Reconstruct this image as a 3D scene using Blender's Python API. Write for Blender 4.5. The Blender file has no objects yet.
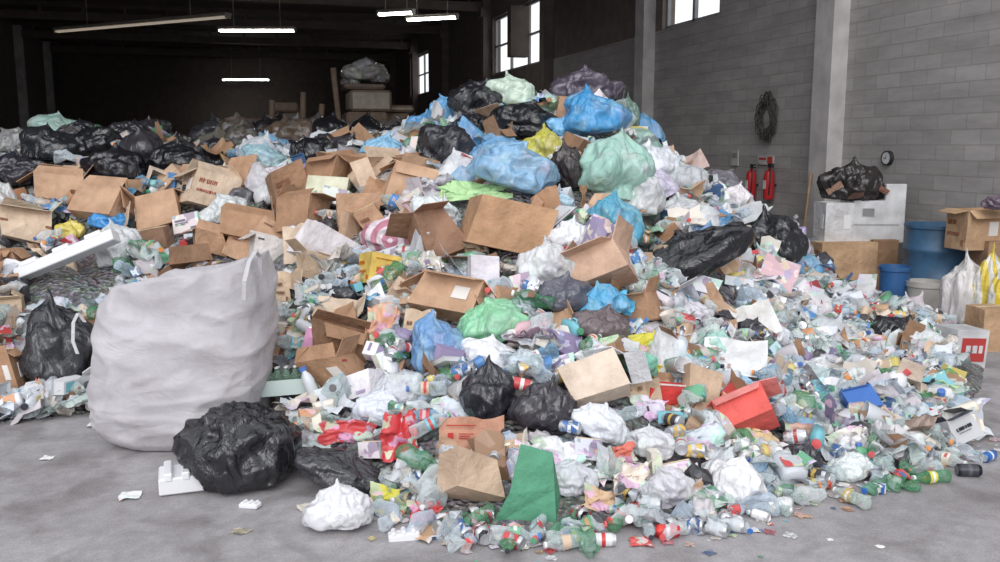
import bpy, bmesh, math, random
import numpy as np
from mathutils import Vector, Matrix, Euler, noise
random.seed(11); np.random.seed(11)
rad=math.radians
CAMH=2.0; FPX=900.0; YAW=rad(16.4); PIT=math.atan(136/900)
cy,sy,cp,sp=math.cos(YAW),math.sin(YAW),math.cos(PIT),math.sin(PIT)
scene=bpy.context.scene
scene.view_settings.view_transform='Standard'
def W(s,d,z=0.0): return Vector((s*cy+d*sy,-s*sy+d*cy,z))
def SD(x,y): return x*cy-y*sy, x*sy+y*cy
def lin(h):
    if isinstance(h,str):
        h=h.lstrip('#'); c=[int(h[i:i+2],16)/255 for i in (0,2,4)]
    else: c=h
    return tuple((v/12.92 if v<=.04045 else ((v+.055)/1.055)**2.4) for v in c)
# ------------------------------------------------------------ materials
def newmat(name):
    m=bpy.data.materials.new(name); m.use_nodes=True
    nt=m.node_tree; b=nt.nodes['Principled BSDF']; return m,nt,b
def N(nt,t,**k):
    n=nt.nodes.new(t)
    for a,v in k.items():
        if a in n.inputs.keys(): n.inputs[a].default_value=v
        else: setattr(n,a,v)
    return n
def bump(nt,b,src,strength,dist=0.02):
    n=nt.nodes.new('ShaderNodeBump'); n.inputs['Strength'].default_value=strength; n.inputs['Distance'].default_value=dist
    nt.links.new(src,n.inputs['Height']); nt.links.new(n.outputs[0],b.inputs['Normal'])
def mixc(nt,fac,a,bb,mode='MIX'):
    m=nt.nodes.new('ShaderNodeMix'); m.data_type='RGBA'; m.blend_type=mode
    for i,v in ((0,fac),(6,a),(7,bb)):
        if hasattr(v,'links'): nt.links.new(v,m.inputs[i])
        elif i==0: m.inputs[0].default_value=v
        else: m.inputs[i].default_value=(*v,1)
    return m.outputs[2]
def ramp(nt,src,stops):
    r=nt.nodes.new('ShaderNodeValToRGB'); e=r.color_ramp.elements
    while len(e)<len(stops): e.new(0.5)
    for el,(p,c) in zip(e,stops): el.position=p; el.color=(*c,1) if len(c)==3 else c
    nt.links.new(src,r.inputs[0]); return r.outputs[0]
def tex(nt,kind,scale,vec='Object',stretch=None,**k):
    tc=nt.nodes.new('ShaderNodeTexCoord'); t=nt.nodes.new(kind); t.inputs['Scale'].default_value=scale
    for a,v in k.items(): t.inputs[a].default_value=v
    if stretch:
        mp=nt.nodes.new('ShaderNodeMapping'); mp.inputs['Scale'].default_value=stretch; nt.links.new(tc.outputs[vec],mp.inputs[0]); nt.links.new(mp.outputs[0],t.inputs['Vector'])
    else: nt.links.new(tc.outputs[vec],t.inputs['Vector'])
    return t
def ridge(nt,scale,dist=1.0,det=2.0,stretch=None):
    n=tex(nt,'ShaderNodeTexNoise',scale,stretch=stretch,Distortion=dist,Detail=det)
    a=N(nt,'ShaderNodeMath',operation='SUBTRACT'); nt.links.new(n.outputs[0],a.inputs[0]); a.inputs[1].default_value=.5
    b_=N(nt,'ShaderNodeMath',operation='ABSOLUTE'); nt.links.new(a.outputs[0],b_.inputs[0]); return b_.outputs[0],n.outputs[0]
def colattr(nt):
    a=nt.nodes.new('ShaderNodeAttribute'); a.attribute_name='Col'; return a.outputs['Color']
MATS=[]
# 0 film
m,nt,b=newmat('plastic_film'); c=colattr(nt); r_,n_=ridge(nt,4.5,.4,5,(1,1,.5))
nt.links.new(c,b.inputs['Base Color']); b.inputs['Roughness'].default_value=.26; b.inputs['Specular IOR Level'].default_value=.75; bump(nt,b,r_,.9,.11); MATS.append(m)
# 1 translucent film
m,nt,b=newmat('translucent_film'); c=colattr(nt); v=tex(nt,'ShaderNodeTexVoronoi',6); n=tex(nt,'ShaderNodeTexNoise',5,Detail=4.0,Distortion=.8); r_,n_=ridge(nt,5,.4,5,(1,1,.5))
hs=N(nt,'ShaderNodeHueSaturation',Saturation=.35,Value=.9); nt.links.new(v.outputs['Color'],hs.inputs['Color'])
f=ramp(nt,n.outputs[0],[(.42,(0,0,0)),(.68,(.40,.40,.40))])
nt.links.new(mixc(nt,f,c,hs.outputs[0]),b.inputs['Base Color']); b.inputs['Roughness'].default_value=.2; b.inputs['Specular IOR Level'].default_value=.75; bump(nt,b,r_,.9,.11)
b.inputs['Alpha'].default_value=.80; MATS.append(m)
# 2 cardboard
m,nt,b=newmat('cardboard'); c=colattr(nt); n=tex(nt,'ShaderNodeTexNoise',4,Detail=7.0,Roughness=.6)
f=ramp(nt,n.outputs[0],[(.33,(.70,.68,.66)),(.62,(1.05,1.05,1.06))])
nt.links.new(mixc(nt,1.0,c,f,'MULTIPLY'),b.inputs['Base Color']); b.inputs['Roughness'].default_value=.85; bump(nt,b,n.outputs[0],.8,.07); MATS.append(m)
# 3 hard plastic / coated
m,nt,b=newmat('hard_plastic'); nt.links.new(colattr(nt),b.inputs['Base Color']); b.inputs['Roughness'].default_value=.3; MATS.append(m)
# 4 PET
m,nt,b=newmat('clear_pet'); nt.links.new(colattr(nt),b.inputs['Base Color']); b.inputs['Roughness'].default_value=.07; b.inputs['Specular IOR Level'].default_value=.9
lw=N(nt,'ShaderNodeLayerWeight',Blend=.5); f=ramp(nt,lw.outputs['Facing'],[(0,(.18,.18,.18)),(.7,(.78,.78,.78))]); nt.links.new(f,b.inputs['Alpha']); r_,n_=ridge(nt,16,.5,1); bump(nt,b,r_,.6,.02); MATS.append(m)
# 5 printed packaging
m,nt,b=newmat('printed_packaging'); c=colattr(nt); v=tex(nt,'ShaderNodeTexVoronoi',8); v.distance='CHEBYCHEV'
n=tex(nt,'ShaderNodeTexNoise',10,Detail=2.0)
hs=N(nt,'ShaderNodeHueSaturation',Saturation=.42,Value=.95); nt.links.new(v.outputs['Color'],hs.inputs['Color'])
f=ramp(nt,n.outputs[0],[(.53,(0,0,0)),(.56,(.75,.75,.75))])
nt.links.new(mixc(nt,f,c,hs.outputs[0]),b.inputs['Base Color']); b.inputs['Roughness'].default_value=.35; MATS.append(m)
# 6 aluminium
m,nt,b=newmat('aluminium'); nt.links.new(colattr(nt),b.inputs['Base Color']); b.inputs['Roughness'].default_value=.3; b.inputs['Metallic'].default_value=.75; MATS.append(m)
FILM,TFILM,CARD,HARD,PET,PRINT,ALU=range(7)
# ------------------------------------------------------------ templates
class Tm: pass
def mk(parts):
    t=Tm(); Vs=[];L=[];tot=[];mat=[];role=[];sm=[];o=0
    for V,F,m_,r_,s_ in parts:
        V=np.asarray(V,float).reshape(-1,3); Vs.append(V)
        for f in F: L.extend([i+o for i in f]); tot.append(len(f)); mat.append(m_); sm.append(s_)
        role.extend([r_]*len(V)); o+=len(V)
    t.V=np.vstack(Vs); t.L=np.array(L,np.int32); t.tot=np.array(tot,np.int32); t.mat=np.array(mat,np.int32)
    t.role=np.array(role,np.int32); t.sm=np.array(sm,bool); return t
class Acc:
    def __init__(s): s.V=[];s.L=[];s.T=[];s.M=[];s.C=[];s.S=[];s.o=0
    def add(s,t,M,cols):
        A=np.array(M); V=t.V@A[:3,:3].T+A[:3,3]
        if len(cols)<6: cols=list(cols)+[cols[-1]]*(6-len(cols))
        C=np.array(cols,float)[t.role]
        s.V.append(V); s.L.append(t.L+s.o); s.T.append(t.tot); s.M.append(t.mat); s.S.append(t.sm); s.C.append(C); s.o+=len(V)
    def build(s,name,mats=None,loc=None,rot=None,solid=0):
        me=bpy.data.meshes.new(name)
        V=np.vstack(s.V);L=np.concatenate(s.L);T=np.concatenate(s.T);M=np.concatenate(s.M);C=np.vstack(s.C);S=np.concatenate(s.S)
        me.vertices.add(len(V)); me.vertices.foreach_set('co',V.astype(np.float32).ravel())
        me.loops.add(len(L)); me.loops.foreach_set('vertex_index',L.astype(np.int32))
        me.polygons.add(len(T)); st=np.concatenate([[0],np.cumsum(T)[:-1]]).astype(np.int32)
        me.polygons.foreach_set('loop_start',st)
        for mm in (mats or MATS): me.materials.append(mm)
        me.polygons.foreach_set('material_index',M.astype(np.int32)); me.polygons.foreach_set('use_smooth',S)
        me.update(calc_edges=True)
        a=me.color_attributes.new('Col','FLOAT_COLOR','POINT')
        a.data.foreach_set('color',np.hstack([C,np.ones((len(C),1))]).astype(np.float32).ravel())
        ob=bpy.data.objects.new(name,me); scene.collection.objects.link(ob)
        if loc is not None: ob.location=loc
        if rot is not None: ob.rotation_euler=rot
        if solid:
            md=ob.modifiers.new('thickness','SOLIDIFY'); md.thickness=solid; md.offset=0
        return ob
_ico={}
def ico(n):
    if n not in _ico:
        bm=bmesh.new(); bmesh.ops.create_icosphere(bm,subdivisions=n,radius=1)
        _ico[n]=([v.co.copy() for v in bm.verts],[[v.index for v in f.verts] for f in bm.faces]); bm.free()
    return _ico[n]
def bag_t(seed,n=4,knot=True,mat=FILM,lump=.34,crease=.09):
    vs,F=ico(n); off=Vector((seed*3.7,seed*1.3,seed*2.1)); out=[]
    kd=(random.Random(seed).uniform(-.3,.3),random.Random(seed+1).uniform(-.3,.3))
    for v in vs:
        w=v+noise.noise_vector(v*1.3+off)*.25
        r=1+lump*noise.noise(v*1.2+off)
        r+=crease*(.30-abs(noise.noise(w*1.7+off)))*2.4
        st=Vector((v.x*3.6,v.y*3.6,v.z*1.3))
        r+=crease*.8*(.28-abs(noise.noise(st+off)))*1.6
        if n>4: r+=crease*.35*(.25-abs(noise.noise(w*6+off)))*1.6
        top=max(0,v.z-.2)/.8; a=math.atan2(v.y,v.x)
        r+=(.10*top)*(abs(math.sin(a*5.5+seed+3*noise.noise(v*1.6+off)))-.5)
        p=v*r; p.z*=1-.12*top
        if p.z<-.55: p.z=-.55+(p.z+.55)*.25
        if knot and v.z>.90:
            k=(v.z-.90)/.10; g=1-.75*math.sin(min(1,k*1.25)*math.pi*.62) 
            p.x=p.x*g+kd[0]*k*.5; p.y=p.y*g+kd[1]*k*.5; p.z+=.34*k+.12*noise.noise(v*12+off)*k
        out.append(p)
    return mk([(out,F,mat,0,True)])
def crumple_t(seed,n=3,mat=PRINT,smooth=False,amp=.45):
    vs,F=ico(n); off=Vector((seed*5.1,seed*2.3,seed)); out=[]
    for v in vs:
        r=1+amp*noise.noise(v*2.2+off)*1.3+amp*.7*noise.noise(v*5+off); out.append(v*r)
    return mk([(out,F,mat,0,smooth)])
def scrap_t(seed,n=9,mat=TFILM,amp=.4,smooth=True):
    V=[];F=[]; off=Vector((seed*2.9,seed*4.3,0))
    for j in range(n):
        for i in range(n):
            x=i/(n-1)*2-1; y=j/(n-1)*2-1
            p=Vector((x,y,0))*1.3+off; nv=noise.noise_vector(p)*amp+noise.noise_vector(p*2.7)*amp*.5
            V.append((x*.8+nv.x,y*.8+nv.y,nv.z*1.3))
    for j in range(n-1):
        for i in range(n-1):
            a=j*n+i; F.append((a,a+1,a+n+1,a+n))
    return mk([(V,F,mat,0,smooth)])
def lathe(prof,seg=10,sq=0,seed=0,crush=0):
    V=[];F=[]; off=Vector((seed,seed*1.7,0))
    for (r,z) in prof:
        for k in range(seg):
            a=k/seg*2*math.pi; x,y=math.cos(a)*r,math.sin(a)*r
            if sq: s_=1/max(abs(math.cos(a)),abs(math.sin(a)))**sq; x*=s_*.9;y*=s_*.9
            if crush:
                nn=noise.noise_vector(Vector((x*5,y*5,z*3))+off)*crush; x+=nn.x*r*2;y+=nn.y*r*2
            V.append((x,y,z))
    for j in range(len(prof)-1):
        for k in range(seg):
            k2=(k+1)%seg; F.append((j*seg+k,j*seg+k2,(j+1)*seg+k2,(j+1)*seg+k))
    return V,F
def bottle_t(seed,seg=10,crush=.5,label=True,mat=PET,cap=True):
    R=.165
    b=[(0,.01),(R*.8,0),(R,.03),(R,.2),(R*.93,.23),(R,.27),(R,.38),(R*.96,.42),(R,.6),(R*.97,.66),(R*.6,.8),(R*.4,.88),(R*.38,.93)]
    parts=[(*lathe(b,seg,0,seed,crush),mat,0,True)]
    if label: parts.append((*lathe([(R*1.03,.4),(R*1.04,.6)],seg,0,seed,crush),HARD,1,True)); parts.append((*lathe([(R*1.045,.46),(R*1.05,.53)],seg,0,seed,crush),HARD,3,True))
    if cap: parts.append((*lathe([(R*.42,.93),(R*.43,.985),(0,.99)],seg),HARD,2,False))
    t=mk(parts); t.V[:,2]-=.5; return t
def can_t(seed,crush=0):
    R=.27
    body=[(R*.8,.0),(R,.05),(R,.35),(R,.6),(R,.9),(R*.85,.98),(R*.85,1.0)]
    parts=[(*lathe(body,14,0,seed,crush),ALU,0,True),(*lathe([(R*1.012,.12),(R*1.012,.4),(R*1.012,.6),(R*1.012,.84)],14,0,seed,crush),HARD,1,True),(*lathe([(R*1.02,.42),(R*1.02,.58)],14,0,seed,crush),HARD,3,True),
           (*lathe([(R*.85,1),(R*.8,.97),(0,.97)],14),ALU,2,False),(*lathe([(R*.8,0),(0,.03)],14),ALU,2,False)]
    t=mk(parts); t.V[:,2]-=.5; return t
def jug_t(seed):
    b=[(0,0),(.26,0),(.3,.05),(.3,.55),(.26,.7),(.13,.82),(.1,.88)]
    V,F=lathe(b,12,.6,seed,.08); V=[(x,y*.6,z) for x,y,z in V]
    H=[];HF=[]; path=[(.2,.74),(.33,.72),(.36,.55),(.28,.45)]
    for (px,pz) in path:
        for k in range(6):
            a=k/6*2*math.pi; H.append((px+.03*math.cos(a),.04*math.sin(a),pz+.03*math.cos(a)*.5))
    for j in range(3):
        for k in range(6): HF.append((j*6+k,j*6+(k+1)%6,(j+1)*6+(k+1)%6,(j+1)*6+k))
    parts=[(V,F,HARD,0,True),(H,HF,HARD,0,True),(*lathe([(.11,.86),(.11,.98),(0,.99)],10),HARD,2,False),
           ([(-.2,-.185,.15),(.2,-.185,.15),(.2,-.185,.5),(-.2,-.185,.5)],[(0,1,2,3)],PRINT,1,False)]
    t=mk(parts); t.V[:,2]-=.5; return t
def cup_t(seed):
    V,F=lathe([(0,.02),(.24,0),(.35,.95),(.38,1.0),(.34,.97),(.23,.04)],14,0,seed,.12); t=mk([(V,F,HARD,0,True)]); t.V[:,2]-=.5; return t
def tray_t(seed):
    o=[(-.5,-.35,.12),(.5,-.35,.12),(.5,.35,.12),(-.5,.35,.12)]; i=[(-.4,-.26,0),(.4,-.26,0),(.4,.26,0),(-.4,.26,0)]
    r=[(x*1.08,y*1.1,z) for x,y,z in o]
    V=o+i+r; F=[(4,5,6,7)]+[(k,(k+1)%4,4+(k+1)%4,4+k) for k in range(4)]+[(8+k,8+(k+1)%4,(k+1)%4,k) for k in range(4)]
    return mk([(V,F,HARD,0,False)])
def bil(q,a,b):
    q=[Vector(p) for p in q]; return q[0].lerp(q[1],a).lerp(q[3].lerp(q[2],a),b)
def decal(q,rects,off):
    q=[Vector(p) for p in q]; n=(q[1]-q[0]).cross(q[3]-q[0]).normalized(); V=[];F=[]
    for (a0,b0,a1,b1) in rects:
        k=len(V); V+= [bil(q,a0,b0)+n*off,bil(q,a1,b0)+n*off,bil(q,a1,b1)+n*off,bil(q,a0,b1)+n*off]; F.append((k,k+1,k+2,k+3))
    return V,F
def word(x,y,w,h,r,n=6):
    """a line of blocky letter strokes"""
    out=[]; cw=w/n
    for i in range(n):
        a=x+i*cw; q=r.random()
        out.append((a,y,a+cw*.25,y+h))
        if q<.7: out.append((a+cw*.55,y,a+cw*.75,y+h))
        if q>.3: out.append((a+cw*.2,y+h*r.choice([0,.4,.8]),a+cw*.6,y+h*r.choice([.2,.6,1.0])))
    return out
PR=[[(.1,.62,.5,.72),(.1,.5,.6,.54),(.1,.42,.5,.45),(.7,.1,.9,.22)],'W','W2',
    [(.1,.82,.9,.85),(.15,.35,.3,.55),(.45,.5,.85,.53),(.45,.42,.75,.45),(.45,.34,.8,.37)],
    [(.62,.62,.85,.85),(.1,.12,.3,.16),(.35,.12,.6,.16)],
    [(.08,.08,.2,.14)],[(.0,.46,1,.54)],[(.08,.8,.3,.86)],[(.7,.7,.72,.9),(.74,.7,.75,.9),(.77,.7,.8,.9),(.82,.7,.83,.9),(.85,.7,.88,.9),(.1,.75,.5,.79)]]
def pick(r):
    p=r.choice(PR)
    if p=='W': return word(.2,.45,.6,.13,r,7)+[(.25,.36,.7,.38)]
    if p=='W2': return word(.1,.62,.4,.12,r,5)+word(.1,.35,.6,.08,r,9)+[(.8,.1,.92,.25)]
    return p
def box_t(seed,w=1,d=1,h=1,open_=True,jit=.06,mat=CARD,prints=True,flap=.45,angs=None,tape=True):
    r=random.Random(seed); J=lambda s=1:(r.random()-.5)*2*jit*s*min(w,d,h)
    bt=[Vector((sx*w/2+J(.4),sy_*d/2+J(.4),-h/2)) for sx,sy_ in((-1,-1),(1,-1),(1,1),(-1,1))]
    sh=(J(2),J(2))
    tp=[Vector((sx*w/2+J()+sh[0],sy_*d/2+J()+sh[1],h/2+J(.4))) for sx,sy_ in((-1,-1),(1,-1),(1,1),(-1,1))]
    V=bt+tp; F=[(3,2,1,0)]; Q=[]
    for k in range(4): k2=(k+1)%4; F.append((k,k2,4+k2,4+k)); Q.append([bt[k],bt[k2],tp[k2],tp[k]])
    parts=[]
    if open_:
        parts.append((V,F,mat,0,False)); fv=[];ff=[]
        for k in range(4):
            if angs is None and r.random()<.12: continue
            k2=(k+1)%4; a,b_=tp[k],tp[k2]; out=(b_-a).cross(Vector((0,0,1))).normalized()
            L=flap*(d if k%2==0 else w); L=min(L,flap*max(w,d))
            ang=rad(angs[k] if angs else r.choice([-50,-20,30,60,100,130,150,115]))
            dr=out*math.sin(ang)+Vector((0,0,1))*math.cos(ang)
            e=(b_-a)*.04; i=len(fv); fv+=[a,b_,b_+dr*L-e*r.uniform(.5,3),a+dr*L*(1+r.uniform(-.2,.1))+e]; ff.append((i,i+1,i+2,i+3))
        parts.append((fv,ff,mat,1,False))
    else:
        parts.append((V,F+[(4,5,6,7)],mat,0,False))
        if tape:
            tv,tf=decal([tp[0],tp[1],tp[2],tp[3]],[(0,.44,1,.56)],.006); parts.append((tv,tf,mat,3,False))
    if prints:
        for k in range(4):
            if r.random()<.55:
                tv,tf=decal(Q[k],pick(r),.007); parts.append((tv,tf,mat,2,False))
            elif r.random()<.4:
                tv,tf=decal(Q[k],[(.6,.35,.85,.7)],.007); parts.append((tv,tf,HARD,4,False))
    return mk(parts)
def flat_t(seed,w=1,h=.7,mat=CARD,fold=None,prints=True,amp=.09):
    r=random.Random(seed); n=6; V=[];F=[]; fo=rad(fold if fold is not None else r.choice([0,15,40,70,100])); fx=r.uniform(-.2,.25)
    for j in range(4):
        for i in range(n+1):
            x=(i/n-.5); 
            z=amp*noise.noise(Vector((x*3,j*.8,seed)))
            if x>fx: z+=(x-fx)*math.sin(fo); x=fx+(x-fx)*math.cos(fo)
            V.append((x*w,(j/3-.5)*h+(r.random()-.5)*(.10 if j in(0,3) else .02)*h,z*w))
    for j in range(3):
        for i in range(n): a=j*(n+1)+i; F.append((a,a+1,a+n+2,a+n+1))
    parts=[(V,F,mat,0,False)]
    if prints:
        tv,tf=decal([(-.45*w,-.4*h,0),(fx*w,-.4*h,0),(fx*w,.4*h,0),(-.45*w,.4*h,0)],pick(r),.045*w); parts.append((tv,tf,mat,2,False))
    return mk(parts)
def carton_t(seed):
    w=.38;h=.75; V=[(-w/2,-w/2,0),(w/2,-w/2,0),(w/2,w/2,0),(-w/2,w/2,0),(-w/2,-w/2,h),(w/2,-w/2,h),(w/2,w/2,h),(-w/2,w/2,h),(-w/2,0,h+.17),(w/2,0,h+.17),(-w/2,0,1),(w/2,0,1)]
    F=[(3,2,1,0),(0,1,5,4),(1,2,6,5),(2,3,7,6),(3,0,4,7),(4,5,9,8),(6,7,8,9),(5,6,9),(7,4,8),(8,9,11,10)]
    tv,tf=decal([V[0],V[1],V[5],V[4]],[(.1,.5,.9,.9),(.1,.15,.7,.25)],.01); tw,tg=decal([V[2],V[3],V[7],V[6]],[(.1,.5,.9,.9)],.01)
    t=mk([(V,F,PRINT if seed%2 else HARD,0,False),(tv,tf,HARD,1,False),(tw,tg,HARD,1,False)]); t.V[:,2]-=.5; return t
T_bag=[bag_t(s) for s in range(7)]; T_tbag=[bag_t(s+20,mat=TFILM) for s in range(6)]
T_crP=[crumple_t(s,2) for s in range(5)]; T_crF=[crumple_t(s+9,3,TFILM,True,.5) for s in range(5)]; T_crH=[crumple_t(s+19,2,HARD,False,.5) for s in range(4)]
T_scr=[scrap_t(s) for s in range(8)]; T_scrP=[scrap_t(s+30,7,PRINT,.3,False) for s in range(5)]; T_scrF=[scrap_t(s+50,8,FILM,.4) for s in range(5)]
T_bot=[bottle_t(s,12,crush=.12+.13*s) for s in range(6)]; T_botn=[bottle_t(s+9,12,crush=.25+.18*s,label=False,cap=s%2==0) for s in range(5)]
T_can=[can_t(s,c) for s,c in((0,0),(1,.2),(2,.7))]; T_jug=[jug_t(s) for s in range(3)]; T_cup=[cup_t(s) for s in range(3)]; T_tray=[tray_t(0)]
T_car=[carton_t(s) for s in range(4)]
T_boxo=[box_t(s,1,.6+.1*(s%4),.4+.15*(s%3),jit=.22) for s in range(12)]; T_boxc=[box_t(s+40,1,.75,.4+.15*(s%3),open_=False,jit=.17) for s in range(8)]
T_boxp=[box_t(s+70,1,.7,.35,open_=False,mat=PRINT,tape=False) for s in range(5)]
T_flat=[flat_t(s,1,.5+.1*(s%4),amp=.18) for s in range(12)]; T_pouch=[flat_t(s+30,1,.6,mat=PRINT,fold=[0,20,60][s%3],amp=.25) for s in range(6)]; T_pap=[flat_t(s+60,1,.7,mat=HARD,amp=.3) for s in range(6)]
# ------------------------------------------------------------ pile height field
AZ=np.array([-150,  0, 60, 95,150,200,250,290,320,350,430,500,590,630,650,700,750,800,830,900,960,1000,1100],float)
D0=np.array([6.3, 6.3,6.5,6.6,6.65,6.6,6.1,5.3,5.0,4.82,4.56,4.5,4.48,4.48,4.5,4.58,4.72,4.92,5.0,5.25,5.55,6,6.5])
D1=np.array([11,11,11,11,11,10.5,10.5,10,10,10,10.3,10.5,10.5,10.5,10.5,10.5,10.3,9.8,9.0,8.6,8,8,8])
H1=np.array([1.95,1.75,1.92,2.0,2.0,1.8,1.75,1.75,1.8,1.8,2.1,2.35,2.42,2.15,1.8,1.5,1.12,.72,.42,.26,.16,0.0,0.0])
LL=np.array([8,8,8,8,8,8,8,8,8,8,7,6,6,5,4,4,2.5,1.6,1.3,1.2,1,1,1],float)
def H(x,y,nz=True):
    s,d=SD(x,y)
    if d<3: return 0
    a=500+900*s/d
    d0=np.interp(a,AZ,D0); d1=np.interp(a,AZ,D1); h1=np.interp(a,AZ,H1); t=(d-d0)/(d1-d0)
    if t<=0: return 0
    if t<1: h=h1*(.80*t+.20*t*t*(3-2*t))
    else:
        q=(d-d1)/np.interp(a,AZ,LL); h=h1*max(0,1-q*q)
    if nz:
        w=min(1,t*3)*min(1,h*1.2); h+=w*(.16*noise.noise(Vector((x*1.1,y*1.1,0)))+.09*noise.noise(Vector((x*2.6,y*2.6,3))))
    return max(0,h)
def ray(u,v):
    X=u-500;Y=281-v; hor=900*cp+Y*sp; z=-900*sp+Y*cp
    return X/hor, z/hor
def seat(u,v,wpx,k=.35,floor=False,prefd=None):
    """walk the sight line from the survey point until it meets the pile; returns resting point and metres per pixel"""
    a,b_=ray(u,v); d=3.8; best=None
    while d<26:
        z=CAMH+b_*d; p=W(a*d,d); sc=(d*cp+(CAMH-z)*sp)/900; off=k*wpx*sc
        g=(z-((0 if floor else H(p.x,p.y))+off))
        if g<=0: return Vector((p.x,p.y,max(z,.01))),sc,d
        if d<13.5 and (best is None or g<best[0]): best=(g,p,z,sc,d)
        d+=.02
    g,p,z,sc,d=best
    return Vector((p.x,p.y,z-max(0,g-.05))),sc,d
V=[];F=[];nx,ny=150,120
for j in range(ny):
    for i in range(nx):
        a=-200+1250*i/(nx-1); d=4.2+15*(j/(ny-1))**1.3; s=(a-500)/900*d; p=W(s,d)
        if p.x>8.85: p.x=8.85
        h=H(p.x,p.y); V.append((p.x,p.y,h+.03*noise.noise(p*6) if h>0.02 else -.02))
for j in range(ny-1):
    for i in range(nx-1):
        a=j*nx+i; F.append((a,a+1,a+nx+1,a+nx))
ac=Acc(); ac.add(mk([(V,F,0,0,False)]),Matrix(),[lin('#8a8580')])
mb,nt,b=newmat('compressed_refuse'); v=tex(nt,'ShaderNodeTexVoronoi',9,vec='Object'); v2=tex(nt,'ShaderNodeTexVoronoi',21)
hs=N(nt,'ShaderNodeHueSaturation',Saturation=.25,Value=.42); nt.links.new(mixc(nt,.5,v.outputs['Color'],v2.outputs['Color']),hs.inputs['Color'])
nt.links.new(hs.outputs[0],b.inputs['Base Color']); b.inputs['Roughness'].default_value=.7; bump(nt,b,v2.outputs['Distance'],1,.1)
ac.build('garbage_heap_core',[mb])
# ------------------------------------------------------------ hero objects
HERO=[]
def reg(p,r): HERO.append((p.x,p.y,p.z,r))
def rotm(yaw=0,tilt=0,roll=0):
    return (Matrix.Rotation(-YAW,4,'Z')@Matrix.Rotation(rad(-roll),4,'Y')@Matrix.Rotation(rad(tilt),4,'X')@Matrix.Rotation(rad(yaw),4,'Z'))
def hbag(name,u,v,w,h,col,mat=FILM,roll=0,n=5,knot=True,k=.3,floor=False,seed=None,lump=.34,crease=.11,mats=None):
    seed=seed if seed is not None else int(u*3+v)
    p,sc,d=seat(u,v,h,k,floor); t=bag_t(seed%97,n,knot,mat,lump,crease)
    wx=w*sc/2/1.0; hz=h*sc/2/ (.95 if knot else .80); dy=(wx+hz)/2*.95
    a=Acc(); a.add(t,Matrix.Diagonal((wx,dy,hz,1)),[lin(col)])
    o=a.build(name,mats,loc=p,rot=rotm(0,0,roll).to_euler()); reg(p,max(wx,hz)*.9); return o
def hbox(name,u,v,w,h,col='#b98f68',yaw=25,tilt=-15,roll=0,open_=True,dep=None,mat=CARD,inner=None,pr='#8a5f48',prints=True,angs=None,k=.35,floor=False,tape='#d3c0a0',flap=.45,jit=.10):
    p,sc,d=seat(u,v,h,k,floor); W_=w*sc*.85; H_=h*sc*.8; D_=dep*sc if dep else W_*.7
    t=box_t(int(u+v*2),W_,D_,H_,open_,jit,mat,prints,flap,angs)
    a=Acc(); a.add(t,Matrix(),[lin(col),lin(inner or col),lin(pr),lin(tape),lin('#e4e0dc')])
    o=a.build(name,loc=p,rot=rotm(yaw,tilt,roll).to_euler(),solid=.006); reg(p,max(W_,H_)*.5); return o
def hflat(name,u,v,w,h,col,tilt=60,yaw=0,roll=0,fold=20,mat=CARD,pr='#b03a30',prints=True,k=.3,floor=False):
    p,sc,d=seat(u,v,h,k,floor); t=flat_t(int(u+v),w*sc,h*sc,mat,fold,prints)
    a=Acc(); a.add(t,Matrix(),[lin(col),lin(col),lin(pr),lin(pr)])
    o=a.build(name,loc=p,rot=rotm(yaw,tilt,roll).to_euler(),solid=.006); reg(p,max(w,h)*sc*.4); return o
def hscrap(name,u,v,w,h,col,mat=FILM,tilt=50,roll=0,amp=.35,k=.3,floor=False,n=16):
    p,sc,d=seat(u,v,h,k,floor); t=scrap_t(int(u+v)%53,n,mat,amp)
    a=Acc(); a.add(t,Matrix.Diagonal((w*sc/1.8,h*sc/1.6,h*sc/1.6,1)),[lin(col)])
    o=a.build(name,loc=p,rot=rotm(0,tilt,roll).to_euler()); reg(p,max(w,h)*sc*.35); return o
BK='#1e1f23'
for u,v,w,h,c in [(52,148,56,38,'#282a2e'),(20,174,50,34,'#302f38'),(95,146,48,32,BK),(116,170,62,40,'#212127'),(180,166,62,42,BK),(150,138,48,32,'#2d2c30'),(130,112,36,24,'#2a2a30'),(78,134,36,24,'#28282e'),(215,150,34,26,'#2c2c32'),
    (310,155,42,34,BK),(480,106,56,42,'#222228'),(527,124,62,38,BK),(445,150,52,48,'#2c2d33'),(470,132,44,36,'#26262c'),(568,172,34,50,'#383232'),(720,188,44,34,'#75727a'),(690,257,112,50,'#202126'),
    (776,246,56,60,'#26272c'),(62,350,70,84,'#333439'),(490,396,52,56,'#2e2e36'),(545,410,62,54,'#3a373e'),(900,338,50,38,'#28292e'),(565,297,60,36,'#5a5c68'),(345,473,92,34,'#38383d'),(430,348,40,40,'#31323a'),
    (600,330,60,40,'#6c6062'),(800,462,36,34,'#32323a'),(205,195,40,30,'#28282c')]:
    hbag('black_garbage_bag',u,v,w,h,c,k=.3,roll=random.uniform(-25,25))
hbag('black_garbage_bag',245,449,110,78,'#242428',floor=True,k=.42,roll=4,knot=False,seed=5,crease=.14,lump=.18)
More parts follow.
